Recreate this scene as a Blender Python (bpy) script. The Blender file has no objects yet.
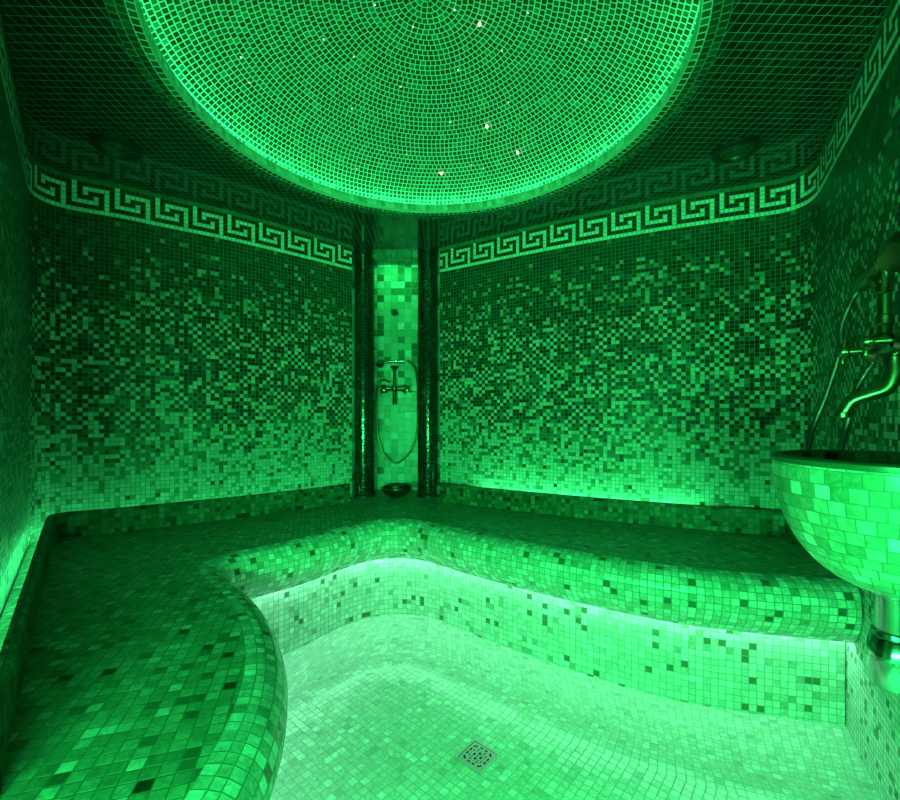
import bpy, math, random
from mathutils import Vector, Matrix
random.seed(7)
S = bpy.context.scene
C = S.collection
PI = math.pi

# ------------------------------------------------------------------ camera
F = 440.0          # focal length in pixels of the 900x800 frame
HCAM = 1.07        # eye height above the pool floor
CEIL = 2.169
BENCH = 0.535
T = 0.02           # wall tesserae
cam_d = bpy.data.cameras.new('camera')
cam = bpy.data.objects.new('camera', cam_d)
C.objects.link(cam)
cam.location = (0, 0, HCAM)
cam.rotation_euler = (PI / 2, 0, 0)
cam_d.sensor_fit = 'HORIZONTAL'
cam_d.sensor_width = 36
cam_d.lens = 36 * F / 900
cam_d.shift_y = 16 / 900
cam_d.clip_start = 0.01
S.camera = cam

# ------------------------------------------------------------------ world, exposure, light levels
w = bpy.data.worlds.new('world')
S.world = w
w.use_nodes = True
w.node_tree.nodes['Background'].inputs[0].default_value = (0.0, 0.004, 0.001, 1)
w.node_tree.nodes['Background'].inputs[1].default_value = 0.3
S.view_settings.view_transform = 'Standard'
S.view_settings.look = 'None'
S.view_settings.gamma = 1
S.view_settings.use_curve_mapping = False
S.view_settings.exposure = 0.0
S.cycles.max_bounces = 10
S.cycles.diffuse_bounces = 6
S.cycles.glossy_bounces = 4
S.cycles.sample_clamp_indirect = 6.0
S.cycles.use_denoising = True

POOL_COL = (0.33, 1.0, 0.62)   # paler green strip under the bench
WALL_COL = (0.05, 1.0, 0.27)   
DOME_COL = (0.03, 1.0, 0.25)
E_POOL = 27.0   
E_WALLR = 48.0   
E_WALLL = 30.0   
E_DOME = 75.0   
E_NICHE = 52.0   
E_FILL = 320.0  # added fill lamp behind the camera

# ------------------------------------------------------------------ materials
def nt(name):
    m = bpy.data.materials.new(name)
    m.use_nodes = True
    t = m.node_tree
    b = t.nodes['Principled BSDF']
    return m, t, b

def math_node(t, op, a, b=None, clamp=False):
    n = t.nodes.new('ShaderNodeMath')
    n.operation = op
    n.use_clamp = clamp
    for i, v in enumerate((a, b)):
        if v is None:
            continue
        if isinstance(v, (int, float)):
            n.inputs[i].default_value = v
        else:
            t.links.new(v, n.inputs[i])
    return n.outputs[0]

def mosaic(name, ramp=None, grout=(.3, .3, .3), gw=0.07, rough=0.25, tilt=0.03, vein=0.25,
           seed=0.0, spec=0.5, tile=0.02, rvar=0.1, grough=0.8):
    """tile pattern on the UV map (one UV unit = one tile); ramp None -> colour of the 'tile' attribute"""
    m, t, bs = nt(name)
    L = t.links.new
    uv = t.nodes.new('ShaderNodeUVMap')
    uv.uv_map = 'uv'
    sep = t.nodes.new('ShaderNodeSeparateXYZ')
    L(uv.outputs[0], sep.inputs[0])
    fx = math_node(t, 'FRACT', sep.outputs[0])
    fy = math_node(t, 'FRACT', sep.outputs[1])
    cx = math_node(t, 'FLOOR', sep.outputs[0])
    cy = math_node(t, 'FLOOR', sep.outputs[1])
    comb = t.nodes.new('ShaderNodeCombineXYZ')
    L(cx, comb.inputs[0]); L(cy, comb.inputs[1]); comb.inputs[2].default_value = seed
    wn = t.nodes.new('ShaderNodeTexWhiteNoise')
    wn.noise_dimensions = '3D'
    L(comb.outputs[0], wn.inputs['Vector'])
    ex = math_node(t, 'MINIMUM', fx, math_node(t, 'SUBTRACT', 1.0, fx))
    ey = math_node(t, 'MINIMUM', fy, math_node(t, 'SUBTRACT', 1.0, fy))
    e = math_node(t, 'MINIMUM', ex, ey)
    mr = t.nodes.new('ShaderNodeMapRange')
    mr.interpolation_type = 'SMOOTHSTEP'
    L(e, mr.inputs['Value'])
    mr.inputs['From Min'].default_value = gw * 0.65
    mr.inputs['From Max'].default_value = gw * 1.35
    mask = mr.outputs[0]                       # 1 on the tile
    if ramp is None:
        at = t.nodes.new('ShaderNodeAttribute')
        at.attribute_name = 'tile'
        base = at.outputs['Color']
    else:
        cr = t.nodes.new('ShaderNodeValToRGB')
        cr.color_ramp.interpolation = 'CONSTANT'
        els = cr.color_ramp.elements
        while len(els) > 1:
            els.remove(els[-1])
        for i, (p, c) in enumerate(ramp):
            el = els[0] if i == 0 else els.new(p)
            el.position = p
            el.color = (*c, 1)
        L(wn.outputs['Value'], cr.inputs[0])
        base = cr.outputs[0]
    # marble clouding inside every tile
    tc = t.nodes.new('ShaderNodeTexCoord')
    ad = t.nodes.new('ShaderNodeVectorMath'); ad.operation = 'MULTIPLY_ADD'
    L(wn.outputs['Color'], ad.inputs[0]); ad.inputs[1].default_value = (3, 3, 3); L(tc.outputs['Object'], ad.inputs[2])
    no = t.nodes.new('ShaderNodeTexNoise')
    no.inputs['Scale'].default_value = 55
    no.inputs['Detail'].default_value = 3
    no.inputs['Distortion'].default_value = 1.5
    L(ad.outputs[0], no.inputs['Vector'])
    vm = t.nodes.new('ShaderNodeMapRange')
    L(no.outputs[0], vm.inputs['Value'])
    vm.inputs['From Min'].default_value = 0.3
    vm.inputs['From Max'].default_value = 0.7
    vm.inputs['To Min'].default_value = 1 - vein
    vm.inputs['To Max'].default_value = 1 + vein
    vmul = t.nodes.new('ShaderNodeVectorMath'); vmul.operation = 'SCALE'
    L(base, vmul.inputs[0]); L(vm.outputs[0], vmul.inputs['Scale'])
    mix = t.nodes.new('ShaderNodeMix'); mix.data_type = 'RGBA'
    L(mask, mix.inputs[0])
    mix.inputs[6].default_value = (*grout, 1)
    L(vmul.outputs[0], mix.inputs[7])
    L(mix.outputs[2], bs.inputs['Base Color'])
    # roughness
    r1 = math_node(t, 'MULTIPLY_ADD', wn.outputs['Value'], rvar)
    t.nodes[-1].inputs[2].default_value = rough
    rm = t.nodes.new('ShaderNodeMix'); rm.data_type = 'FLOAT'
    L(mask, rm.inputs[0]); rm.inputs[2].default_value = grough; L(r1, rm.inputs[3])
    L(rm.outputs[0], bs.inputs['Roughness'])
    bs.inputs['Specular IOR Level'].default_value = spec
    # every tessera is set at its own small tilt, joints sit lower
    sc = t.nodes.new('ShaderNodeSeparateColor')
    L(wn.outputs['Color'], sc.inputs[0])
    tx = math_node(t, 'MULTIPLY', math_node(t, 'SUBTRACT', sc.outputs[0], .5), math_node(t, 'SUBTRACT', fx, .5))
    ty = math_node(t, 'MULTIPLY', math_node(t, 'SUBTRACT', sc.outputs[1], .5), math_node(t, 'SUBTRACT', fy, .5))
    hh = math_node(t, 'MULTIPLY', math_node(t, 'ADD', tx, ty), tilt * tile * 2)
    hh = math_node(t, 'ADD', hh, math_node(t, 'MULTIPLY', mask, 0.0006))
    bp = t.nodes.new('ShaderNodeBump')
    bp.inputs['Strength'].default_value = 1.0
    bp.inputs['Distance'].default_value = 1.0
    L(hh, bp.inputs['Height'])
    L(bp.outputs[0], bs.inputs['Normal'])
    return m

def plain(name, col, metal=0.0, rough=0.4, spec=0.5, mottle=0.0):
    m, t, b = nt(name)
    b.inputs['Base Color'].default_value = (*col, 1)
    b.inputs['Metallic'].default_value = metal
    b.inputs['Roughness'].default_value = rough
    b.inputs['Specular IOR Level'].default_value = spec
    if mottle:
        no = t.nodes.new('ShaderNodeTexNoise')
        no.inputs['Scale'].default_value = 60
        mx = t.nodes.new('ShaderNodeMix'); mx.data_type = 'RGBA'
        t.links.new(no.outputs[0], mx.inputs[0])
        mx.inputs[6].default_value = (*[c * (1 - mottle) for c in col], 1)
        mx.inputs[7].default_value = (*[min(1, c * (1 + mottle)) for c in col], 1)
        t.links.new(mx.outputs[2], b.inputs['Base Color'])
    return m

def glow(name, col, e):
    m, t, b = nt(name)
    b.inputs['Base Color'].default_value = (0, 0, 0, 1)
    b.inputs['Emission Color'].default_value = (*col, 1)
    b.inputs['Emission Strength'].default_value = e
    return m

def g(v):          # dark tesserae are bottle green, pale ones almost neutral marble
    k = min(1.0, v / .55)
    return (v * (.30 + .58 * k), v, v * (.38 + .54 * k))

M_WALL = mosaic('wall_mosaic', None, grout=(.15, .21, .175), gw=.055, rough=.3, tilt=.05, vein=.18, spec=.14, rvar=.12)
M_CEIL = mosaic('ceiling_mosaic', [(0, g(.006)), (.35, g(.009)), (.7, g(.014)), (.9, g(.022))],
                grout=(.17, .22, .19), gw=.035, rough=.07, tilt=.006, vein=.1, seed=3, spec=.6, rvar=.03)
M_DOME = mosaic('dome_mosaic', [(0, g(.035)), (.3, g(.055)), (.6, g(.08)), (.85, g(.12)), (.96, g(.18))],
                grout=g(.66), gw=.085, rough=.14, tilt=.09, vein=.15, seed=5)
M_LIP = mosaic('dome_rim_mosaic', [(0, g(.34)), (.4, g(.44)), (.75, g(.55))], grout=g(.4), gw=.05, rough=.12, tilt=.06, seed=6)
M_RING = mosaic('ceiling_ring_mosaic', [(0, g(.03)), (.4, g(.05)), (.75, g(.08))], grout=(.16, .22, .18), gw=.06, rough=.15, seed=16)
M_LINTEL = mosaic('lintel_mosaic', [(0, g(.10)), (.4, g(.16)), (.75, g(.22))], grout=g(.2), gw=.06, rough=.2, seed=18)
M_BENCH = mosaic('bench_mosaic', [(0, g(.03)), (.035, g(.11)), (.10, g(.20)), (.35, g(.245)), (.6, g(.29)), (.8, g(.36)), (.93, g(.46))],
                 grout=g(.15), gw=.055, rough=.30, tilt=.03, vein=.3, seed=1, tile=.025)  # same tile as the edge; the seat's dimmer light is in this colour
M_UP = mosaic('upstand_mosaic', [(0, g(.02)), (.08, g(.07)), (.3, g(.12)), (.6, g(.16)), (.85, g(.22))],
              grout=g(.10), gw=.06, rough=.5, tilt=.02, spec=.2, vein=.3, seed=17, tile=.024)  # mid-dark tile, darkened further for the shade on the upstand front
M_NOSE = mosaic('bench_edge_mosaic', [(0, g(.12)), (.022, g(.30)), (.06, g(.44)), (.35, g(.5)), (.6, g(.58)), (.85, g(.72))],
                grout=g(.24), gw=.055, rough=.22, tilt=.03, vein=.3, seed=2, tile=.025)  # seat tile again, the brighter light on the edge is in this colour
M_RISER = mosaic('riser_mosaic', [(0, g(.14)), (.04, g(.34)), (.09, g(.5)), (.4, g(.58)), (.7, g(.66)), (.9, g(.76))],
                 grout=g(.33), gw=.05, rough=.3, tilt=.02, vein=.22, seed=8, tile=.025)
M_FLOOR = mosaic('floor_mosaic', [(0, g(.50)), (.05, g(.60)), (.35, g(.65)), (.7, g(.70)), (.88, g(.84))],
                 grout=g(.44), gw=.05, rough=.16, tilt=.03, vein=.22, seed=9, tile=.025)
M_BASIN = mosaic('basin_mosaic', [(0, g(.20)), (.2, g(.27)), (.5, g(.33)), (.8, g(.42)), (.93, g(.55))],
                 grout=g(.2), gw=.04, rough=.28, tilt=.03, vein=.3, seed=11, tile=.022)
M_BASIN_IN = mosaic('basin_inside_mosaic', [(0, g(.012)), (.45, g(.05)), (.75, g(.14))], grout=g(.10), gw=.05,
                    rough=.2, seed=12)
M_RIM = plain('basin_rim_stone', g(.07), rough=.35, mottle=.3)
M_COL = mosaic('column_mosaic', [(0, g(.008)), (.5, g(.014)), (.85, g(.025))], grout=g(.02), gw=.06, rough=.12,
               tilt=.02, vein=.1, seed=13, spec=.6, tile=.02)
M_NICHE = mosaic('niche_mosaic', [(0, g(.08)), (.1, g(.16)), (.2, g(.34)), (.45, g(.42)), (.75, g(.52)), (.92, g(.66))],
                 grout=g(.34), gw=.03, rough=.3, tilt=.02, vein=.2, seed=14, tile=.05)
M_BRASS = plain('aged_brass', (.25, .17, .10), 1.0, .28, mottle=.15)
M_CHROME = plain('polished_chrome', (.5, .5, .47), 1.0, .13)
M_STEEL = plain('brushed_steel', (.62, .64, .62), 1.0, .48, mottle=.1)
M_HOSE = plain('braided_hose_metal', (.12, .12, .11), 1.0, .48)
M_BLACK = plain('black_plastic', (.008, .010, .009), 0, .45)
M_GREY = plain('grey_plastic', g(.045), 0, .4)
M_PIT = plain('drain_pit_shade', (.01, .012, .01), 0, .9)
M_COPPER = plain('hammered_copper', (.34, .26, .18), 1.0, .2, mottle=.3)
G_POOL = glow('pool_strip_glow', POOL_COL, E_POOL)
G_WALLR = glow('wall_strip_glow', WALL_COL, E_WALLR)
G_WALLL = glow('wall_strip_soft_glow', WALL_COL, E_WALLL)
G_DOME = glow('dome_strip_glow', DOME_COL, E_DOME)
G_NICHE = glow('niche_strip_glow', (0.02, 1, .16), E_NICHE)
G_FILL = glow('fill_lamp_glow', (0.025, 1.0, 0.20), E_FILL)  # glow of the added fill lamp
G_STAR = glow('star_glow', (1.0, .85, .45), 20)
G_STAR_S = glow('faint_star_glow', (.6, 1.0, .55), 1.6)

# ------------------------------------------------------------------ object helpers
def obj(name, verts, faces, mat, parent=None, uvs=None, cols=None, smooth=False, loc=None):
    """one mesh object; verts in world coordinates; uvs / cols per face"""
    if parent is not None:
        o0 = Vector(parent['_o'])
    elif loc is not None:
        o0 = Vector(loc)
    else:
        xs = [v[0] for v in verts]; ys = [v[1] for v in verts]; zs = [v[2] for v in verts]
        o0 = Vector(((min(xs) + max(xs)) / 2, (min(ys) + max(ys)) / 2, min(zs)))
    me = bpy.data.meshes.new(name)
    me.from_pydata([tuple(Vector(v) - o0) for v in verts], [], faces)
    if uvs is not None:
        ul = me.uv_layers.new(name='uv')
        k = 0
        buf = []
        for f in uvs:
            for p in f:
                buf += [p[0], p[1]]
        ul.data.foreach_set('uv', buf)
    if cols is not None:
        ca = me.color_attributes.new('tile', 'FLOAT_COLOR', 'CORNER')
        buf = []
        for f, c in zip(faces, cols):
            buf += [c[0], c[1], c[2], 1.0] * len(f)
        ca.data.foreach_set('color', buf)
    if smooth:
        me.polygons.foreach_set('use_smooth', [True] * len(me.polygons))
    if isinstance(mat, (list, tuple)):
        for q in mat: me.materials.append(q)
    else:
        me.materials.append(mat)
    o = bpy.data.objects.new(name, me)
    C.objects.link(o)
    if parent is not None:
        o.parent = parent
    else:
        o.location = o0
    o['_o'] = list(o0)
    return o

def thing(name, label, cat, loc, group=None):
    o = bpy.data.objects.new(name, None)
    C.objects.link(o)
    o.empty_display_size = 0.05
    o.location = loc
    o['_o'] = list(loc)
    o['label'] = label; o['category'] = cat
    if group: o['group'] = group
    return o

def tag(o, label, cat, group=None):
    o['label'] = label; o['category'] = cat
    if group: o['group'] = group
    return o

def struct(o):
    o['kind'] = 'structure'
    return o

class MB:
    """collects solids, every one with metric box UVs (unit = tile)"""
    def __init__(s): s.v = []; s.f = []
    def add(s, v, f):
        n = len(s.v); s.v += [tuple(p) for p in v]; s.f += [tuple(i + n for i in q) for q in f]
        return s
    def box(s, c, d, rz=0.0, M=None):
        x, y, z = (q / 2 for q in d)
        vs = [Vector((i * x, j * y, k * z)) for k in (-1, 1) for j in (-1, 1) for i in (-1, 1)]
        R = Matrix.Rotation(rz, 3, 'Z') if M is None else M
        return s.add([R @ p + Vector(c) for p in vs],
                     [(0, 2, 3, 1), (4, 5, 7, 6), (0, 1, 5, 4), (2, 6, 7, 3), (0, 4, 6, 2), (1, 3, 7, 5)])
    def tube(s, pts, r, n=14, cap=True):
        pts = [Vector(p) for p in pts]
        rs = r if isinstance(r, (list, tuple)) else [r] * len(pts)
        t0 = (pts[1] - pts[0]).normalized()
        up = Vector((0, 0, 1)) if abs(t0.z) < .9 else Vector((1, 0, 0))
        a = t0.cross(up).normalized()
        vs = []; fs = []
        for i, p in enumerate(pts):
            t = (pts[min(i + 1, len(pts) - 1)] - pts[max(i - 1, 0)])
            t = t.normalized() if t.length > 1e-9 else t0
            a = (a - t * a.dot(t)).normalized()
            b = t.cross(a)
            for k in range(n):
                th = 2 * PI * k / n
                vs.append(p + (a * math.cos(th) + b * math.sin(th)) * rs[i])
        for i in range(len(pts) - 1):
            for k in range(n):
                k2 = (k + 1) % n
                fs.append((i * n + k, i * n + k2, (i + 1) * n + k2, (i + 1) * n + k))
        if cap:
            fs.append(tuple(range(n - 1, -1, -1)))
            fs.append(tuple((len(pts) - 1) * n + k for k in range(n)))
        return s.add(vs, fs)
    def lathe(s, prof, o, axis=(0, 0, 1), n=32):
        """prof = [(r, h)] turned about the axis through o"""
        ax = Vector(axis).normalized()
        up = Vector((0, 0, 1)) if abs(ax.z) < .9 else Vector((1, 0, 0))
        a = ax.cross(up).normalized(); b = ax.cross(a)
        vs = []; fs = []; idx = []
        for (r, h) in prof:
            c = Vector(o) + ax * h
            if r < 1e-6:
                idx.append([len(vs)] * n); vs.append(c)
            else:
                idx.append(list(range(len(vs), len(vs) + n)))
                for k in range(n):
                    th = 2 * PI * k / n
                    vs.append(c + (a * math.cos(th) + b * math.sin(th)) * r)
        for i in range(len(prof) - 1):
            for k in range(n):
                k2 = (k + 1) % n
                q = [idx[i][k], idx[i][k2], idx[i + 1][k2], idx[i + 1][k]]
                u = []
                for x in q:
                    if x not in u: u.append(x)
                if len(u) >= 3: fs.append(tuple(u))
        return s.add(vs, fs)
    def sphere(s, c, r, n=12):
        return s.lathe([(r * math.sin(PI * i / n), -r * math.cos(PI * i / n)) for i in range(n + 1)], c, n=n * 2)
    def build(s, name, mat, parent=None, smooth=True):
        o = obj(name, s.v, s.f, mat, parent, smooth=False)
        if smooth:
            me = o.data
            me.polygons.foreach_set('use_smooth', [True] * len(me.polygons))
            try:
                me.set_sharp_from_angle(angle=math.radians(38))
            except Exception:
                pass
        return o

# ------------------------------------------------------------------ plan curves
def at(px, py, Z):
    """point of the horizontal plane Z seen at photo pixel (px, py)"""
    d = F * (HCAM - Z) / (py - 416.0)
    return ((px - 450.0) / F * d, d)

def resample(P, step=None, n=None):
    P = [Vector((p[0], p[1])) for p in P]
    L = [0.0]
    for i in range(1, len(P)): L.append(L[-1] + (P[i] - P[i - 1]).length)
    if n is None: n = max(2, int(round(L[-1] / step)) + 1)
    out = []; j = 0
    for k in range(n):
        s_ = L[-1] * k / (n - 1)
        while j < len(P) - 2 and L[j + 1] < s_: j += 1
        d = L[j + 1] - L[j]
        t = 0 if d < 1e-9 else (s_ - L[j]) / d
        out.append(P[j].lerp(P[j + 1], min(max(t, 0), 1)))
    return out

def smooth_line(P, it=10):
    P = [Vector(p) for p in P]
    for _ in range(it):
        Q = P[:]
        for i in range(1, len(P) - 1):
            Q[i] = P[i] * .5 + (P[i - 1] + P[i + 1]) * .25
        P = Q
    return P

def normals(P):
    out = []
    for i in range(len(P)):
        t = (P[min(i + 1, len(P) - 1)] - P[max(i - 1, 0)]).normalized()
        out.append(Vector((-t.y, t.x)))
    return out

def offset(P, d, it=4):
    N = normals(P)
    Q = [p + n * d for p, n in zip(P, N)]
    return smooth_line(Q, it) if it else Q

def arclen(P):
    L = [0.0]
    for i in range(1, len(P)): L.append(L[-1] + (P[i] - P[i - 1]).length)
    return L

left_px = [(1.2, 2.5), (7.5, 42), (15, 85), (23.7, 130), (28.7, 155)]
bl_px = [(30.7, 158), (34.6, 160.7), (42.5, 165.7), (53.7, 170.8), (66.7, 174.2), (81.9, 177), (98.7, 180.4),
         (120, 184), (148, 191.4), (170.6, 196.6), (198.7, 203.2), (220, 208), (262, 219.3), (297.8, 229.3), (352, 245.5)]
br_px = [(440, 248), (476.7, 239.2), (523, 228), (570, 217.4), (600.4, 211), (653, 200.6), (700, 192.4), (736.7, 186.2),
         (767.8, 181.5), (791, 177.2), (806.7, 170.5), (814.4, 163.3)]
lw = lambda z: -0.2175 - 0.84 * z
rw = lambda z: 0.505 + 0.567 * z
LEFT_END = (lw(.55), .55)
RIGHT_END = (rw(.20), .20)
left_wall = [LEFT_END, (lw(1.4), 1.4), (lw(1.75), 1.75)]
bl_pts = [Vector((lw(1.75), 1.75)), Vector((lw(1.82), 1.82))] + [Vector(at(x, y, CEIL)) for x, y in bl_px]
bl_wall = smooth_line(resample(bl_pts, .02), 12)
br_pts = [Vector(at(x, y, CEIL)) for x, y in br_px] + [Vector((rw(1.86), 1.86)), Vector((rw(1.78), 1.78))]
br_wall = smooth_line(resample(br_pts, .0205), 12)
right_wall = [(rw(1.78), 1.78), RIGHT_END]
NICHE_L, NICHE_R, NICHE_Y = -.615, -.115, 3.20
BACK = -.62   
FARX0, FARX1 = -1.9, 1.75

# ------------------------------------------------------------------ walls built tile by tile
KEY = ["10111111", "10100000"]
# rows under the border course: 1 = dark tessera, 0 = light (period 8)
KEYROWS = ["10111111", "10100000", "10101110", "10111010", "10000010", "11111110"]
def rnd_v(v, s=.18): return g(max(.004, v * (1 + random.uniform(-s, s))))
def tile_col(c, r, style):
    """colour of the tessera in column c, row r below the ceiling"""
    if r == 0: return rnd_v(.17)
    if 1 <= r <= 6:
        return rnd_v(.018) if KEYROWS[r - 1][c % 8] == '1' else rnd_v(.80, .10)
    if r == 7: return rnd_v(.82, .10)
    t = (r - 8) / 74.0
    u = random.random()
    par = (c + r) % 2 == 0
    wob = .03 * math.sin(c * .21) + random.uniform(-.03, .03)
    t += wob
    if t < .07:
        return rnd_v(.032, .5) if u < .80 else (rnd_v(.075) if u < .96 else rnd_v(.2))
    if t < .26:
        k = (t - .07) / .19
        pd = (.80 - .20 * k) + (.20 if par else -.20) * k
        if u < pd: return rnd_v(.012, .5) if random.random() < .35 + .4 * k else rnd_v(.04, .4)
        return rnd_v(.09, .3) if random.random() < .5 - .2 * k else rnd_v(.32, .3)
    if t < .64:
        k = (t - .26) / .38
        pd = (.60 - .20 * k) + (.32 if par else -.30)
        if u < pd: return rnd_v(.008, .5) if random.random() < .82 else rnd_v(.03, .4)
        return rnd_v(.13, .35) if random.random() < .36 else rnd_v(.46, .22)
    if t < .80:
        k = (t - .64) / .16
        if u < .22 * (1 - k) + (.16 * (1 - k) if par else -.06): return rnd_v(.02, .4)
        if random.random() < .46 - .1 * k: return rnd_v(.15, .35)
        return rnd_v(.48, .18)
    if t > 1.02:
        return rnd_v(.22, .3) if u < .09 else rnd_v(.66, .15)  # paler tiles below seat height, strip light put into their colour
    if u < .015: return rnd_v(.04)
    if u < .22: return rnd_v(.25, .25)
    return rnd_v(.52, .18)

def tile_wall(name, P, z0, style='grad', phase=0, parent=None):
    """P plan polyline whose samples are one tile apart, tiles run down from the ceiling"""
    rows = int(round((CEIL - z0) / T))
    vs = []; fs = []; us = []; cs = []
    n = len(P)
    for r in range(rows + 1):
        for p in P: vs.append((p[0], p[1], CEIL - r * T))
    for r in range(rows):
        for c in range(n - 1):
            fs.append((r * n + c, (r + 1) * n + c, (r + 1) * n + c + 1, r * n + c + 1))
            us.append(((c, -r), (c, -r - 1), (c + 1, -r - 1), (c + 1, -r)))
            cs.append(tile_col(c + phase, r, style))
    return struct(obj(name, vs, fs, M_WALL, parent, us, cs))

def plain_wall(name, a, b, z0, z1, mat=M_WALL):
    d = (Vector(b) - Vector(a)).length
    if mat is M_WALL:
        n = max(2, int(round(d / T)) + 1)
        return tile_wall(name, resample([a, b], n=n), z0)
    h = z1 - z0
    return struct(obj(name, [(a[0], a[1], z0), (b[0], b[1], z0), (b[0], b[1], z1), (a[0], a[1], z1)], [(0, 1, 2, 3)], mat, None,
                      [((0, 0), (d / .05, 0), (d / .05, h / .05), (0, h / .05))]))

ph = lambda P, c0: (8 - c0 % 8) % 8
# column of the first key on the back left wall sits near photo x = 66.7
bl_c0 = min(range(len(bl_wall)), key=lambda i: abs(bl_wall[i].x / bl_wall[i].y - (66.7 - 450) / F))
br_c0 = min(range(len(br_wall)), key=lambda i: abs(br_wall[i].x / br_wall[i].y - (752.5 - 450) / F))
tile_wall('wall_back_left', bl_wall, .50, phase=ph(bl_wall, bl_c0))
tile_wall('wall_back_right', br_wall, .50, phase=ph(br_wall, br_c0))
lp = resample([LEFT_END, (lw(1.75), 1.75)], T)
tile_wall('wall_left', lp, .50)
rp = resample(right_wall, T)
tile_wall('wall_right', rp, -.06)
plain_wall('wall_left_return', (FARX0, .55), LEFT_END, -.06, CEIL)
plain_wall('wall_left_near', (FARX0, BACK), (FARX0, .55), -.06, CEIL)
plain_wall('wall_near', (FARX1, BACK), (FARX0, BACK), -.06, CEIL)
plain_wall('wall_right_near', (FARX1, .20), (FARX1, BACK), -.06, CEIL)
plain_wall('wall_right_return', RIGHT_END, (FARX1, .20), -.06, CEIL)

# shower niche in the far corner
nl0 = tuple(bl_wall[-1]); nr0 = tuple(br_wall[0])
NV = [nl0, (NICHE_L, 3.0), (NICHE_L, NICHE_Y), (NICHE_R, NICHE_Y), (NICHE_R, 3.0), nr0]
vs = []; fs = []; us = []; acc = 0
for i, p in enumerate(NV):
    vs += [(p[0], p[1], .50), (p[0], p[1], CEIL + .02)]
for i in range(len(NV) - 1):
    d = (Vector(NV[i + 1]) - Vector(NV[i])).length
    fs.append((2 * i, 2 * i + 2, 2 * i + 3, 2 * i + 1))
    us.append(((acc / .05, 0), ((acc + d) / .05, 0), ((acc + d) / .05, 1.69 / .05), (acc / .05, 1.69 / .05)))
    acc += d
struct(obj('wall_niche', vs, fs, M_NICHE, None, us))

# ------------------------------------------------------------------ ceiling with the round opening
DC = Vector((-.083, 1.542)); R = .841
outline = [Vector(LEFT_END)] + [Vector(p) for p in lp[1:]] + bl_wall[1:] + [Vector(p) for p in NV[1:-1]] + br_wall + \
          [Vector(p) for p in rp[1:]] + [Vector((FARX1, .2)), Vector((FARX1, BACK)), Vector((FARX0, BACK)), Vector((FARX0, .55))]
NSEG = 128
RO = R + .075
def circ(r, z, n=NSEG): return [(DC.x + r * math.cos(2 * PI * k / n), DC.y + r * math.sin(2 * PI * k / n), z) for k in range(n)]
import bmesh
bm = bmesh.new()
ov = [bm.verts.new((p.x, p.y, CEIL)) for p in outline]
hv = [bm.verts.new(p) for p in circ(RO, CEIL)]
ed = [bm.edges.new((ov[i], ov[(i + 1) % len(ov)])) for i in range(len(ov))] + \
     [bm.edges.new((hv[i], hv[(i + 1) % NSEG])) for i in range(NSEG)]
bmesh.ops.triangle_fill(bm, use_beauty=True, use_dissolve=False, edges=ed)
uvl = bm.loops.layers.uv.new('uv')
CA = math.radians(1.5)
for f in bm.faces:
    if f.normal.z > 0: f.normal_flip()
    for l in f.loops:
        x, y, z = l.vert.co
        l[uvl].uv = ((x * math.cos(CA) + y * math.sin(CA)) / .0295, (-x * math.sin(CA) + y * math.cos(CA)) / .0295)
me = bpy.data.meshes.new('ceiling'); bm.to_mesh(me); bm.free()
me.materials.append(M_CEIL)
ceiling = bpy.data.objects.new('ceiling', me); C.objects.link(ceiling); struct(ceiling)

def ring_surface(name, prof, mat, counts, vlen=None, n=NSEG, c=DC, smooth=True, parent=None, z_up=True, seam=0):
    """surface of revolution; one profile step = one tile course, counts[i] tiles round course i"""
    vs = []; fs = []; us = []
    for (r, z) in prof:
        for k in range(n):
            th = 2 * PI * k / n
            vs.append((c[0] + r * math.cos(th), c[1] + r * math.sin(th), z))
    for i in range(len(prof) - 1):
        cn = counts[i]
        sh = random.random()
        v0 = i if vlen is None else vlen[i]; v1 = i + 1 if vlen is None else vlen[i + 1]
        for k in range(n):
            k2 = (k + 1) % n
            a, b = sh + cn * k / n, sh + cn * (k + 1) / n
            fs.append((i * n + k, i * n + k2, (i + 1) * n + k2, (i + 1) * n + k))
            us.append(((a, v0), (b, v0), (b, v1), (a, v1)))
    return obj(name, vs, fs, mat, parent, us, smooth=smooth)

cnt = lambda r, s: max(6, int(round(2 * PI * r / s)))
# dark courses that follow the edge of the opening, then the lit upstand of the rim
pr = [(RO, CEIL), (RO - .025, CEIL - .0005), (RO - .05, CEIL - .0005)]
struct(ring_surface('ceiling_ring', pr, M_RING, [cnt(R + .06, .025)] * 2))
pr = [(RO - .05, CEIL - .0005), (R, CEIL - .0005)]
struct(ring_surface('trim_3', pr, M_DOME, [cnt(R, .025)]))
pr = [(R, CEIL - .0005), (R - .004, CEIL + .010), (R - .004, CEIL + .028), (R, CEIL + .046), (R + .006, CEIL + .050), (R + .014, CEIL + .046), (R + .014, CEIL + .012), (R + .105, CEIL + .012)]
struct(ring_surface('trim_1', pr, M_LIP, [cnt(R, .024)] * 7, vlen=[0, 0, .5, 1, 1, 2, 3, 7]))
RD, RISE, ZB = R + .105, .36, CEIL + .012
RS = (RD * RD + RISE * RISE) / (2 * RISE)
ZC = ZB + RISE - RS
th0 = math.asin(RD / RS)
nrow = int(RS * th0 / .021)
pr = []; ct = []
for i in range(nrow + 1):
    th = th0 * (1 - i / nrow) + 1e-4
    pr.append((RS * math.sin(th), ZC + RS * math.cos(th)))
for i in range(nrow): ct.append(cnt((pr[i][0] + pr[i + 1][0]) / 2, .021))
struct(ring_surface('ceiling_dome', pr, M_DOME, ct))

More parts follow.
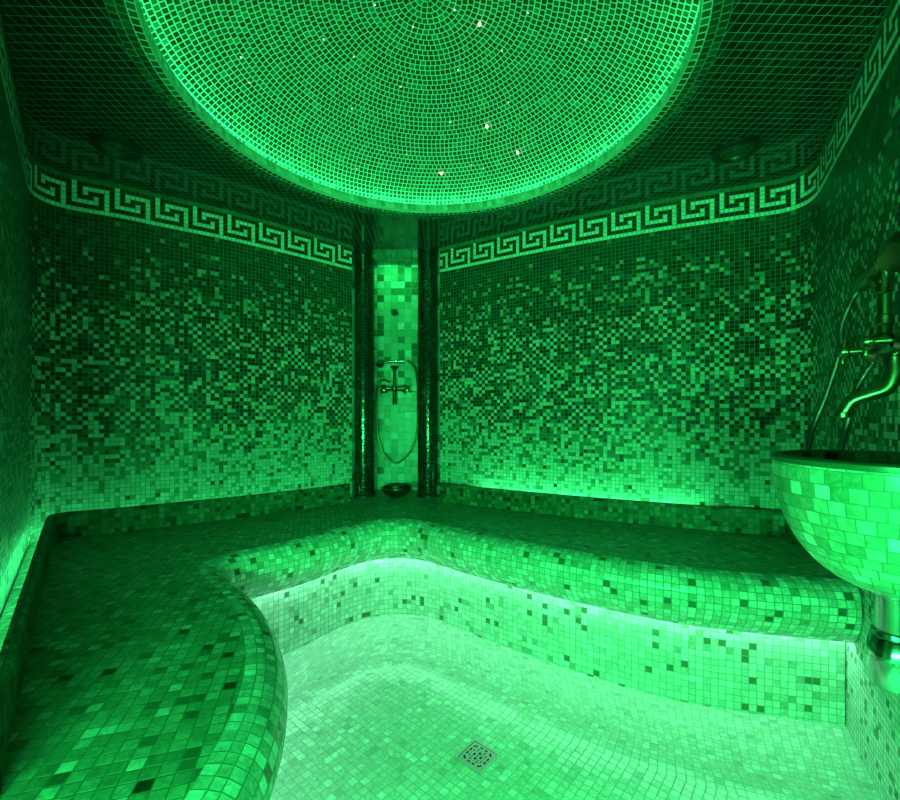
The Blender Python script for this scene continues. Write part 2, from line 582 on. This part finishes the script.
# ------------------------------------------------------------------ pool edge curve (lower inner edge of the bench nosing)
lipZ = .325
lip_px = [(846, 642.4), (800, 638), (740, 632), (678, 624.5), (640, 617), (596, 607), (548, 596), (500, 583.5), (473, 576),
          (439.6, 565.3), (416, 558.5), (400, 557), (384.4, 557.8), (363, 561.5), (340, 570), (311.6, 581.5), (281, 591.5), (253, 598.5)]
master = [Vector(at(x, y, lipZ)) for x, y in lip_px]
master += [Vector(p) for p in [(-.87, 1.74), (-.925, 1.67), (-.935, 1.60), (-.895, 1.52), (-.82, 1.44), (-.71, 1.345), (-.60, 1.215), (-.50, 1.05),
           (-.438, .93), (-.41, .83), (-.392, .76), (-.383, .69), (-.378, .5), (-.375, .2), (-.375, -.2), (-.375, BACK + .01)]]
RWN = Vector((-.870, .493)); RWP = Vector((.505, 0))
def clip_right(P):
    """first sample exactly on the right wall, none behind it"""
    Q = []
    for p in P:
        d = (p - RWP).dot(RWN)
        Q.append(p - RWN * (d - .002) if d < .002 else p)
    d = (Q[0] - RWP).dot(RWN)
    t = (Q[0] - Q[2]).normalized()
    k = t.dot(RWN)
    if d > .003 and k < -.05: Q[0] = Q[0] + t * ((d - .002) / -k)
    return Q
master = smooth_line(resample(master, n=240), 22)
# travel runs right wall -> corner -> peninsula, so the pool lies to the left of travel: +normal
def off(d): return clip_right(offset(master, d, 10 if abs(d) < .05 else 26))

def sweep(name, curves, zs, mat, tile, parent=None, smooth=True):
    """loft through plan curves (same sample count) at heights zs; UV = arc length x profile length"""
    n = len(curves[0])
    vs = []; fs = []; us = []
    mid = curves[len(curves) // 2]
    L = arclen(mid)
    V = [0.0]
    for i in range(1, len(zs)):
        k = n // 3
        V.append(V[-1] + math.hypot((curves[i][k] - curves[i - 1][k]).length, zs[i] - zs[i - 1]))
    for cv, z in zip(curves, zs):
        for p in cv: vs.append((p.x, p.y, z))
    for i in range(len(zs) - 1):
        for k in range(n - 1):
            fs.append((i * n + k, (i + 1) * n + k, (i + 1) * n + k + 1, i * n + k + 1))
            us.append(((L[k] / tile, V[i] / tile), (L[k] / tile, V[i + 1] / tile), (L[k + 1] / tile, V[i + 1] / tile), (L[k + 1] / tile, V[i] / tile)))
    return obj(name, vs, fs, mat, parent, us, smooth=smooth)

bench = thing('corner_bench', 'built-in pale marble mosaic bench wrapping the far corner with a rounded curving edge', 'bench', (-.35, 2.6, 0))
prof = [(.010, .535), (.035, .5335), (.058, .527), (.077, .515), (.091, .496), (.099, .470), (.098, .440), (.088, .410), (.070, .383), (.046, .357),
        (.022, .338), (.004, .327), (-.004, .327), (-.010, .333), (-.014, .350), (-.085, .352)]
cv = [off(o) for o, z in prof]
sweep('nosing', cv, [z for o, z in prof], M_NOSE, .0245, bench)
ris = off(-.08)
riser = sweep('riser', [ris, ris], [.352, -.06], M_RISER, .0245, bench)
# seat: one flat sheet from the nosing back to the walls
def inner(P, d): return offset(P, -d, 6)      # towards the room for walls listed left -> right
edge = cv[0]
back = [Vector((-.365, BACK + .01)), Vector((FARX0 + .01, BACK + .01)), Vector((FARX0 + .01, .54)), Vector((LEFT_END[0] + .01, .54))]
back += [Vector(p) + Vector((.004, .003)) for p in lp[2:-1:6]] + inner(bl_wall, .004)[2:-1:2]
back += [Vector((NICHE_L + .01, 3.0)), Vector((NICHE_L + .01, NICHE_Y - .003)), Vector((NICHE_R - .01, NICHE_Y - .003)), Vector((NICHE_R - .01, 3.0))]
back += inner(br_wall, .004)[1:-1:2] + [Vector((rw(1.76) - .004, 1.76))]
poly = list(edge[1:]) + back[1:]
poly = [edge[0]] + poly
bm = bmesh.new()
pv = [bm.verts.new((p.x, p.y, BENCH)) for p in poly]
ee = [bm.edges.new((pv[i], pv[(i + 1) % len(pv)])) for i in range(len(pv))]
bmesh.ops.triangle_fill(bm, use_beauty=True, use_dissolve=False, edges=ee)
BA = math.radians(17)
fs = []; us = []
for f in bm.faces:
    if f.normal.z < 0: f.normal_flip()
bm.verts.index_update()
vs = [tuple(v.co) for v in bm.verts]
for f in bm.faces:
    fs.append(tuple(l.vert.index for l in f.loops))
    us.append([((x * math.cos(BA) + y * math.sin(BA)) / .025, (-x * math.sin(BA) + y * math.cos(BA)) / .025) for x, y, z in (l.vert.co for l in f.loops)])
bm.free()
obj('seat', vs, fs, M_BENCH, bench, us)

# low upstand along the back walls, the light strips sit in the gap behind it
def upstand(P, front, gap, lamp, it=8):
    P = [Vector(p) for p in P]
    a = offset(P, -front, it); b = offset(P, -gap, it)
    sweep('back_upstand', [a, a, offset(P, -front + .006, it), b, b], [BENCH - .002, .636, .645, .645, .545], M_UP, .024, bench)
    return offset(P, -lamp, it)
ub = [Vector(p) for p in resample([(lw(.56), .56), (lw(1.75), 1.75)], .02)][:-1] + bl_wall[:-3]
stripL = upstand(ub, .078, .056, .043)
stripR = upstand(br_wall[2:], .100, .074, .050)

def strip(name, pts, r, mat, label):
    mb = MB(); mb.tube(pts, r, 6)
    return tag(mb.build(name, mat), label, 'light')
strip('light_strip', [(p.x, p.y, .566) for p in stripL[::2]], .003, G_WALLL, 'hidden green light strip washing up the foot of the back left wall')
strip('light_strip', [(p.x, p.y, .600) for p in stripR[::2] if .15 < p.x < 1.22], .005, G_WALLR, 'hidden green light strip washing up the foot of the back right wall')
ls = off(-.045)
strip('light_strip', [(p.x, p.y, .338) for p in ls[0:-40:2]], .006, G_POOL, 'bright pale green light strip glowing under the rounded bench edge')
strip('light_strip', circ(R + .045, CEIL + .028, 64) + [circ(R + .045, CEIL + .028, 64)[0]], .005, G_DOME, 'ring shaped green light strip hidden behind the rim of the dome')

# ------------------------------------------------------------------ floor: level border, rounded step, sunken middle
FMID = .0185
line_px = [(290, 710), (327.5, 689), (368.7, 667), (391, 661.5), (417.5, 665), (440, 675), (473.7, 691), (511, 706.5), (579, 737), (631, 757), (687.5, 775), (740, 788.7)]
Lc = [Vector((-.97, 1.22)), Vector((-.80, 1.38))] + [Vector(at(x, y, 0)) for x, y in line_px] + [Vector((1.0, 1.205)), Vector((1.16, 1.155)), Vector((1.45, 1.06))]
Lc = smooth_line(resample(Lc, n=130), 14)
# travel goes left -> right here, so the middle of the pool is on the right of travel (-normal)
rz = list(reversed(ris))
k0 = min(range(len(rz)), key=lambda i: (rz[i] - Vector((-1.0, 1.60))).length)
rz.append(rz[-1] + Vector((.35, -.05)))
outer = resample(rz[k0:], n=130)
outer[0] = Vector((-1.2, 1.5))
outer = [p for p in outer]
lo = lambda d: offset(Lc, -d, 10)
cvs = [offset(outer, .03, 0), outer]
lo2 = lo(-.10)
for t in (.33, .66): cvs.append([a.lerp(b, t) for a, b in zip(outer, lo2)])
zz = [0, 0, 0, 0]
for d, z in ((-.10, 0), (-.08, .0025), (-.06, .0065), (-.04, .0115), (-.02, .0155)):
    cvs.append(lo(d)); zz.append(z)
for d, z in ((0, .018), (.02, .0185), (.05, .0185)):
    cvs.append(lo(d)); zz.append(z)
fl_v = []; fl_f = []; fl_u = []
n = 130
Lm = arclen(Lc); V = [0.0]
for i in range(1, len(cvs)): V.append(V[-1] + (cvs[i][60] - cvs[i - 1][60]).length)
for c_, z in zip(cvs, zz):
    for p in c_: fl_v.append((p.x, p.y, z))
for i in range(len(cvs) - 1):
    for k in range(n - 1):
        fl_f.append((i * n + k, (i + 1) * n + k, (i + 1) * n + k + 1, i * n + k + 1))
        fl_u.append([(Lm[kk] / .0245, V[ii] / .0245) for ii, kk in ((i, k), (i + 1, k), (i + 1, k + 1), (i, k + 1))])
FA = math.radians(-41)
mid = [p for p in cvs[-1]] + [Vector((1.42, .95)), Vector((rw(.2) + .1, .2)), Vector((FARX1, .2)), Vector((FARX1, BACK)), Vector((FARX0, BACK)), Vector((FARX0, 1.0))]
bm = bmesh.new()
pv = [bm.verts.new((p.x, p.y, FMID)) for p in mid]
ee = [bm.edges.new((pv[i], pv[(i + 1) % len(pv)])) for i in range(len(pv))]
bmesh.ops.triangle_fill(bm, use_beauty=True, use_dissolve=False, edges=ee)
for f in bm.faces:
    if f.normal.z < 0: f.normal_flip()
bm.verts.index_update()
n0 = len(fl_v)
fl_v += [tuple(v.co) for v in bm.verts]
for f in bm.faces:
    fl_f.append(tuple(l.vert.index + n0 for l in f.loops))
    fl_u.append([((x * math.cos(FA) + y * math.sin(FA)) / .0245, (-x * math.sin(FA) + y * math.cos(FA)) / .0245) for x, y, z in (l.vert.co for l in f.loops)])
bm.free()
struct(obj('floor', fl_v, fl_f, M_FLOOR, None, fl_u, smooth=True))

# ------------------------------------------------------------------ columns and niche lintel
def column(x, y, r, label):
    prof = [(r + .012, BENCH + .001), (r + .012, BENCH + .012), (r, BENCH + .02), (r, CEIL - .03), (r + .006, CEIL - .02), (r + .006, CEIL - .004)]
    t = thing('column', label, 'column', (x, y, BENCH), 'dark columns of the shower niche')
    n = 40; circn = 24
    vs = []; fs = []; us = []
    zs = [BENCH + .001, CEIL - .003]
    for z in zs:
        for k in range(n):
            th = 2 * PI * k / n
            vs.append((x + r * math.cos(th), y + r * math.sin(th), z))
    for k in range(n):
        k2 = (k + 1) % n
        fs.append((k, k2, n + k2, n + k))
        us.append(((circn * k / n, 0), (circn * (k + 1) / n, 0), (circn * (k + 1) / n, (zs[1] - zs[0]) / T), (circn * k / n, (zs[1] - zs[0]) / T)))
    obj('shaft', vs, fs, M_COL, t, us, smooth=True)
    MB().lathe([(0, BENCH + .0005), (r + .008, BENCH + .0005), (r + .008, BENCH + .014), (r + .002, BENCH + .02), (r - .01, BENCH + .02)], (x, y, 0), n=40).build('base', M_BLACK, t)
    MB().lathe([(r - .01, CEIL - .045), (r + .006, CEIL - .043), (r + .006, CEIL - .001), (0, CEIL - .001)], (x, y, 0), n=40).build('capital', M_BLACK, t)
column(-.578, 2.945, .072, 'black mosaic column on the left of the shower niche, beside the back left wall')
column(-.146, 2.945, .070, 'black mosaic column on the right of the shower niche, beside the back right wall')
vs = []; mb = MB()
mb.box(((-.578 - .146) / 2, 2.93, CEIL - .028), (.30, .05, .055))
o = mb.build('trim_2', M_LINTEL, smooth=False)
ul = o.data.uv_layers.new(name='uv')
for p in o.data.polygons:
    for li in p.loop_indices:
        v = o.data.vertices[o.data.loops[li].vertex_index].co
        ul.data[li].uv = (v.x / .02, (v.z + v.y) / .02)
struct(o)
mb = MB(); mb.box((-.362, 2.985, CEIL - .012), (.28, .02, .012))
tag(mb.build('light_strip', G_NICHE, smooth=False), 'green light strip behind the lintel at the top of the shower niche', 'light')

# ------------------------------------------------------------------ added fill lamp, out of view behind the camera, brightens the walls
LX, LY, LZ = -.22, BACK, .86   
lampt = thing('fill_lamp', 'added long green fill lamp, out of view on the near wall behind the viewer', 'lamp', (LX, LY, LZ))
MB().box((LX, LY + .012, LZ), (1.06, .022, .17)).build('backplate', M_STEEL, lampt, smooth=False)
mb = MB()
mb.tube([(LX - .50, LY + .062, LZ), (LX - .49, LY + .062, LZ), (LX + .49, LY + .062, LZ), (LX + .50, LY + .062, LZ)], [.03, .042, .042, .03], 20)
mb.build('fill_lamp_tube', G_FILL, lampt)
for sx in (-.505, .505): MB().box((LX + sx, LY + .055, LZ), (.02, .075, .10)).build('end_cap', M_STEEL, lampt, smooth=False)

# ------------------------------------------------------------------ ceiling loudspeakers
def speaker(px, py, label):
    x, y = at(px, py, CEIL)
    t = thing('ceiling_speaker', label, 'speaker', (x, y, CEIL), 'round ceiling speakers')
    z = CEIL
    MB().lathe([(.088, z - .0005), (.088, z - .008), (.080, z - .013), (.064, z - .013), (.058, z - .006), (.058, z - .0005)], (x, y, 0), n=48).build('outer_ring', M_BLACK, t)
    MB().lathe([(.058, z - .003), (.056, z - .009), (.050, z - .010), (.046, z - .004), (.046, z - .001)], (x, y, 0), n=40).build('inner_ring', M_GREY, t)
    MB().lathe([(.046, z - .002), (.034, z - .001), (.030, z - .005), (.026, z - .002), (.016, z - .002), (.012, z - .007), (0, z - .009)], (x, y, 0), n=40).build('cone', M_GREY, t)
speaker(116.5, 147, 'round black ceiling speaker in the left part of the dark ceiling')
speaker(736, 150, 'round black ceiling speaker in the right part of the dark ceiling')

# ------------------------------------------------------------------ stars of the dome
def dome_hit(px, py):
    d = Vector(((px - 450) / F, 1.0, (416 - py) / F)).normalized()
    o = Vector((0, 0, HCAM)) - Vector((DC.x, DC.y, ZC))
    b = o.dot(d); c = o.dot(o) - (RS - .002) ** 2
    return Vector((0, 0, HCAM)) + d * (-b + math.sqrt(b * b - c)), d
def z2(x, y): return (300 + x / 2.963, y / 2.963)
bright = [((553, 375), 'largest warm star light, right of centre in the lower dome'),
          ((645, 452), 'warm star light right of and below the largest star in the dome'),
          ((419, 514), 'lowest warm star light, close to the far rim of the dome'),
          ((532, 72), 'warm star light high in the dome near the top edge')]
faint = [(845, 117), (70, 117), (468, 207), (298, 257), (160, 168), (543, 500), (316, 457), (168, 500), (617, 303), (675, 38),
         (598, 150), (458, 30), (335, 80), (222, 15), (153, 322), (446, 362), (508, 488), (-175, 170), (-150, 245)]
for (p, lab) in bright:
    h, d = dome_hit(*z2(*p))
    tag(MB().sphere(h - d * .001, .0048, 6).build('star_light', G_STAR), lab, 'star light', 'star lights in the dome')
fs_ = None
for p in faint:
    h, d = dome_hit(*z2(*p))
    if fs_ is None:
        fs_ = MB().sphere((0, 0, 0), .0034, 5).build('star_light', G_STAR_S)
        o = fs_
    else:
        o = fs_.copy(); C.objects.link(o)
    o.location = h - d * .001 - Vector((0, 0, .0034))
    tag(o, 'tiny faint star light set between the dome tiles', 'star light', 'faint star lights in the dome')

# ------------------------------------------------------------------ wash basin on the right wall
BX, BY, BR_ = .7198, .7085, .1626
RIMZ = HCAM - .069
bas = thing('wash_basin', 'half-round wash basin clad in pale green marble mosaic on the right wall', 'basin', (BX, BY, RIMZ - .225))
prof = []
nr = 14
for i in range(nr + 1):
    a = PI / 2 * i / nr
    prof.append((max(BR_ * math.sin(a) ** .85, .012), RIMZ - .012 - .205 * math.cos(a)))
prof.append((BR_, RIMZ - .004))
counts = [max(5, int(round(2 * PI * (prof[i][0] + prof[i + 1][0]) / 2 / .0225))) for i in range(len(prof) - 1)]
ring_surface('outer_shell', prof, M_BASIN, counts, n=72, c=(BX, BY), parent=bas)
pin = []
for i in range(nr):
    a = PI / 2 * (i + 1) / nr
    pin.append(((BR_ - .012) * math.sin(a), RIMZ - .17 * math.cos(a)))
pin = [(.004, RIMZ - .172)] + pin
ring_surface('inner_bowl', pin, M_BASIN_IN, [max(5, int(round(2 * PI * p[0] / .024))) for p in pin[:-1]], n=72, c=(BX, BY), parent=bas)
MB().lathe([(BR_ - .0125, RIMZ - .002), (BR_ - .010, RIMZ + .003), (BR_ - .004, RIMZ + .003), (BR_ + .002, RIMZ - .001), (BR_ + .002, RIMZ - .008), (BR_ - .001, RIMZ - .010)],
           (BX, BY, 0), n=72).build('rim', M_RIM, bas)
# trap below
TX, TY = BX - .006, BY
tb = RIMZ - .215
trap = thing('bottle_trap', 'polished metal bottle trap hanging under the mosaic wash basin', 'pipe', (TX, TY, .60))
zt = tb + .01
MB().lathe([(.026, zt), (.027, zt - .006), (.026, zt - .014), (.022, zt - .017)], (TX, TY, 0)).build('flange', M_CHROME, trap)
MB().lathe([(.0225, zt - .012), (.0225, zt - .105)], (TX, TY, 0)).build('tailpipe', M_CHROME, trap)
MB().lathe([(.0225, zt - .070), (.027, zt - .072), (.028, zt - .078), (.0265, zt - .080), (.029, zt - .083), (.0345, zt - .112), (.0345, zt - .117), (.031, zt - .119), (.031, zt - .150), (.028, zt - .160), (.018, zt - .165), (0, zt - .166)],
           (TX, TY, 0)).build('bottle', M_CHROME, trap)
wn2 = Vector((.870, -.493, 0))
dist = (Vector((TX, TY)) - RWP).dot(RWN)
p0 = Vector((TX, TY, zt - .105)); p1 = p0 + wn2 * (dist - .002)
MB().tube([p0 + wn2 * .03, p1], .014).build('waste_pipe', M_CHROME, trap)

# ------------------------------------------------------------------ brass mixer over the basin
WD = Vector((.493, .870, 0)); WN = Vector((-.870, .493, 0))
O0 = Vector((rw(.85), .85, HCAM))
def W(a, s, h): return O0 + WD * a + WN * s + Vector((0, 0, h))
def bez(pts, n=10):
    """Catmull-Rom through points"""
    P = [Vector(p) for p in pts]
    P = [P[0] * 2 - P[1]] + P + [P[-1] * 2 - P[-2]]
    out = []
    for i in range(1, len(P) - 2):
        for k in range(n):
            t = k / n
            a, b, c, d = P[i - 1], P[i], P[i + 1], P[i + 2]
            out.append(.5 * ((2 * b) + (c - a) * t + (2 * a - 5 * b + 4 * c - d) * t * t + (3 * b - a - 3 * c + d) * t ** 3))
    out.append(P[-2])
    return out
HB = .136
mix = thing('basin_mixer', 'aged brass mixer tap with swan spout and cross handle above the wash basin', 'tap', W(0, 0, HB))
mb = MB()
mb.lathe([(.032, .002), (.034, .006), (.026, .014), (.015, .018), (.0145, .075), (.019, .080), (.021, .098), (.0245, .104), (.0245, .128), (.018, .134), (.013, .140)], W(0, 0, HB), WN)
mb.lathe([(.032, .002), (.034, .006), (.026, .014), (.015, .018), (.0145, .075), (.019, .080), (.021, .098), (.0245, .104), (.0245, .128), (.018, .134), (.013, .140)], W(-.15, 0, HB), WN)
mb.tube([W(-.17, .112, HB), W(.018, .112, HB)], .0175)
mb.sphere(W(0, .112, HB), .026)
mb.build('body', M_BRASS, mix)
def cross(a, s, h, parent, mat, ax=WN, u=WD, sc=1.0, origin=W):
    mb = MB()
    c = origin(a, s, h)
    mb.lathe([(.0065 * sc, -.034 * sc), (.0065 * sc, -.008 * sc), (.011 * sc, -.005 * sc), (.012 * sc, .004 * sc), (.009 * sc, .009 * sc), (0, .011 * sc)], c, ax, 20)
    v = Vector(ax).cross(u)
    for k in range(4):
        th = PI / 4 + k * PI / 2 + .25
        d = u * math.cos(th) + v * math.sin(th)
        mb.tube([c, c + d * .016 * sc, c + d * .024 * sc, c + d * .028 * sc], [.0045 * sc, .004 * sc, .0065 * sc, .002 * sc], 10)
    return mb.build('cross_handle', mat, parent)
cross(0, .172, HB, mix, M_BRASS)
cross(-.15, .172, HB, mix, M_BRASS)
sp = bez([W(-.035, .105, .115), W(-.038, .106, .085), W(-.038, .118, .055), W(-.036, .145, .042), W(-.034, .168, .030), W(-.033, .182, .004)], 8)
mb = MB(); mb.tube(sp, [.0165 - .004 * i / (len(sp) - 1) for i in range(len(sp))], 16)
mb.lathe([(.0125, 0), (.0145, .002), (.0145, .010), (.0125, .012), (0, .012)], sp[-1] + Vector((0, 0, .004)), (0, 0, -1), 18)
mb.build('spout', M_BRASS, mix)
mb = MB()
mb.lathe([(.020, 0), (.021, .008), (.013, .014), (.0125, .030), (.015, .033), (.015, .05), (.0115, .053), (.0115, .095), (.0145, .098), (.0145, .112), (.010, .116)], W(-.012, .112, HB + .018), (0, 0, 1), 22)
mb.tube(bez([W(-.06, .125, .300), W(-.045, .118, .27), W(-.012, .112, .252), (W(.03, .112, .27)), W(.05, .118, .300)], 6), .0075, 10)
mb.build('cradle', M_BRASS, mix)
hs = thing('hand_shower', 'brass telephone style hand shower lying on the basin mixer cradle', 'shower', W(.05, .11, .30))
mb = MB()
ha, hb = W(.145, .112, .300), W(-.03, .112, .318)
axd = (hb - ha).normalized()
ln = (hb - ha).length
mb.lathe([(0, 0), (.010, .0), (.0115, .006), (.0155, .02), (.0165, .05), (.0165, ln - .03), (.013, ln - .024), (.018, ln - .018), (.018, ln - .006), (.012, ln)], ha, axd, 24)
mb.build('handle', M_BRASS, hs)
mb = MB()
hc = hb + axd * .075 + Vector((0, 0, -.012))
mb.tube([hb, hb + axd * .03, hb + axd * .06], [.017, .021, .019], 18)
mb.lathe([(.012, -.03), (.022, -.02), (.029, .0), (.034, .022), (.034, .03), (0, .032)], hc, (axd * .5 + WN * .15 + Vector((0, 0, -.8))).normalized(), 28)
mb.build('head', M_BRASS, hs)
ho = bez([ha, W(.168, .122, .275), W(.176, .138, .22), W(.172, .142, .16), W(.176, .165, .06), W(.186, .198, -.06), W(.17, .20, -.15), W(.12, .19, -.17), W(.07, .17, -.10), W(.062, .15, .0), W(.056, .135, .07), W(.03, .118, .115)], 22)
mb = MB(); mb.tube(ho, [.0062 + (.0009 if i % 2 else 0) for i in range(len(ho))], 10)
mb.build('hose', M_HOSE, hs)

# ------------------------------------------------------------------ shower set in the niche
NY = NICHE_Y
def NW(px, py, s=0.0):
    y = NY - s
    return Vector(((px - 450) / F * y, y, HCAM + (416 - py) / F * y))
nm = thing('shower_mixer', 'dark brass shower mixer with two cross handles on the niche wall', 'tap', NW(394.5, 388))
AX = Vector((0, -1, 0)); UX = Vector((1, 0, 0))
mb = MB()
for q in (384, 405): mb.lathe([(.03, .002), (.031, .006), (.012, .014), (.011, .06)], NW(q, 389), AX, 20)
mb.tube([NW(381, 388.5, .06), NW(408, 388.5, .06)], .015)
mb.sphere(NW(394.5, 388.5, .06), .024)
mb.build('body', M_BRASS, nm)
for q in (383.5, 407):
    cross(0, 0, 0, nm, M_BRASS, AX, UX, 1.25, lambda a, s, h, q=q: NW(q, 390, .11))
mb = MB()
mb.tube([NW(394.5, 390, .06), NW(394.6, 398, .065), NW(394.8, 404, .075)], [.016, .013, .017])
mb.build('spout', M_BRASS, nm)
mb = MB()
mb.tube([NW(394.5, 387, .06), NW(394.5, 370, .06)], [.012, .010])
mb.lathe([(.010, 0), (.03, .018), (.034, .024), (.012, .03)], NW(394.5, 370, .06), (0, 0, 1), 20)
mb.build('cradle', M_BRASS, nm)
nh = thing('hand_shower', 'hand shower lying crosswise on the niche mixer with a long hanging hose', 'shower', NW(392, 361.5, .06))
mb = MB(); mb.tube([NW(383, 361.8, .06), NW(388, 361.5, .06), NW(400, 361.3, .06), NW(404.5, 361, .06)], [.011, .0115, .012, .008])
mb.build('handle', M_CHROME, nh)
MB().lathe([(.008, -.03), (.018, -.012), (.026, .012), (.026, .022), (0, .024)], NW(380.5, 363, .06), (-.2, -.6, -.75), 20).build('head', M_BRASS, nh)
ho = bez([NW(404.5, 361, .06), NW(409, 361.5, .06), NW(415, 368, .06), NW(417.6, 384, .06), NW(418, 410, .06), NW(417, 432, .06), NW(411, 450, .06), NW(402, 460.5, .06), NW(395, 463, .06),
          NW(386, 457, .06), NW(379, 442, .06), NW(376.5, 420, .06), NW(376.2, 402, .06), NW(377, 388, .05), NW(382, 380, .05), NW(390, 382, .06)], 8)
MB().tube(ho, .0085, 10).build('hose', M_BRASS, nh)
nz = MB()
nz.lathe([(.022, .001), (.022, .008), (.014, .012), (.012, .03), (.016, .034), (.008, .045), (0, .046)], NW(395.5, 313), AX, 20)
tag(nz.build('water_nozzle', M_BRASS), 'small dark round nozzle high on the niche wall above the shower mixer', 'nozzle')

# metal bowl on the bench in front of the niche
bx, by = -.352, 2.90
bw = thing('hammam_bowl', 'shallow dark copper bowl on the bench between the two black columns', 'bowl', (bx, by, BENCH + .001))
z = BENCH + .001
MB().lathe([(0, z), (.04, z), (.045, z + .004), (.075, z + .020), (.096, z + .046), (.101, z + .062), (.098, z + .0625), (.092, z + .046), (.07, z + .024), (.03, z + .012), (0, z + .016)], (bx, by, 0), n=40).build('bowl_body', M_COPPER, bw)
MB().lathe([(.099, z + .060), (.105, z + .061), (.105, z + .066), (.099, z + .067), (.096, z + .064)], (bx, by, 0), n=40).build('bowl_rim', M_BRASS, bw)
MB().lathe([(.02, z + .013), (.016, z + .022), (.006, z + .026), (0, z + .0265)], (bx, by, 0), n=24).build('boss', M_CHROME, bw)

# ------------------------------------------------------------------ floor drain
dx, dy = at(477.5, 757, FMID)
dr = thing('floor_drain', 'square metal floor drain with a pierced grate in the pale pool floor', 'drain', (dx, dy, FMID))
A = math.radians(-41)
Rz = Matrix.Rotation(A, 3, 'Z')
def D(x, y, z): return Rz @ Vector((x, y, 0)) + Vector((dx, dy, FMID + z))
h = .050
mb = MB()
for (cx_, cy_, sx, sy) in ((0, h - .003, 2 * h, .006), (0, -h + .003, 2 * h, .006), (h - .003, 0, .006, 2 * h - .012), (-h + .003, 0, .006, 2 * h - .012)):
    mb.box(D(cx_, cy_, .0025), (sx, sy, .005), A)
mb.build('frame', M_STEEL, dr, smooth=False)
mb = MB(); mb.box(D(0, 0, .0004), (2 * h - .012, 2 * h - .012, .0008), A)
mb.build('pit', M_PIT, dr, smooth=False)  # thin black sheet under the grate, shade of the pit as colour
# grate: plate cut by rows of slots
mb = MB(); q = h - .0085
NC = 34
cell = 2 * q / NC
def hole(i, j):
    x = (i + .5) * cell - q; y = (j + .5) * cell - q
    # corner arcs
    cxm, cym = abs(x), abs(y)
    r = math.hypot(cxm - .022, cym - .022)
    if cxm > .022 and cym > .022: return .006 < r < .0135
    if (abs(cxm - .0325) < .003 and cym < .014) or (abs(cym - .0325) < .003 and cxm < .014):
        return (cxm if abs(cym - .0325) < .003 else cym) > .003
    if cxm < .025 and cym < .025:
        gx, gy = x / .0125, y / .0125
        par = (math.floor(gx + .5) + math.floor(gy + .5)) % 2
        fx_, fy_ = gx - math.floor(gx + .5), gy - math.floor(gy + .5)
        return (abs(fx_) < .42 and abs(fy_) < .36) if par else (abs(fx_) < .16 and abs(fy_) < .30)
    return False
for j in range(NC):
    i = 0
    while i < NC:
        if hole(i, j): i += 1; continue
        k = i
        while k < NC and not hole(k, j): k += 1
        x0, x1 = i * cell - q, k * cell - q
        mb.box(D((x0 + x1) / 2, (j + .5) * cell - q, .0028), (x1 - x0, cell, .0024), A)
        i = k
mb.build('grate', M_STEEL, dr, smooth=False)

for o in S.objects:
    if '_o' in o: del o['_o']
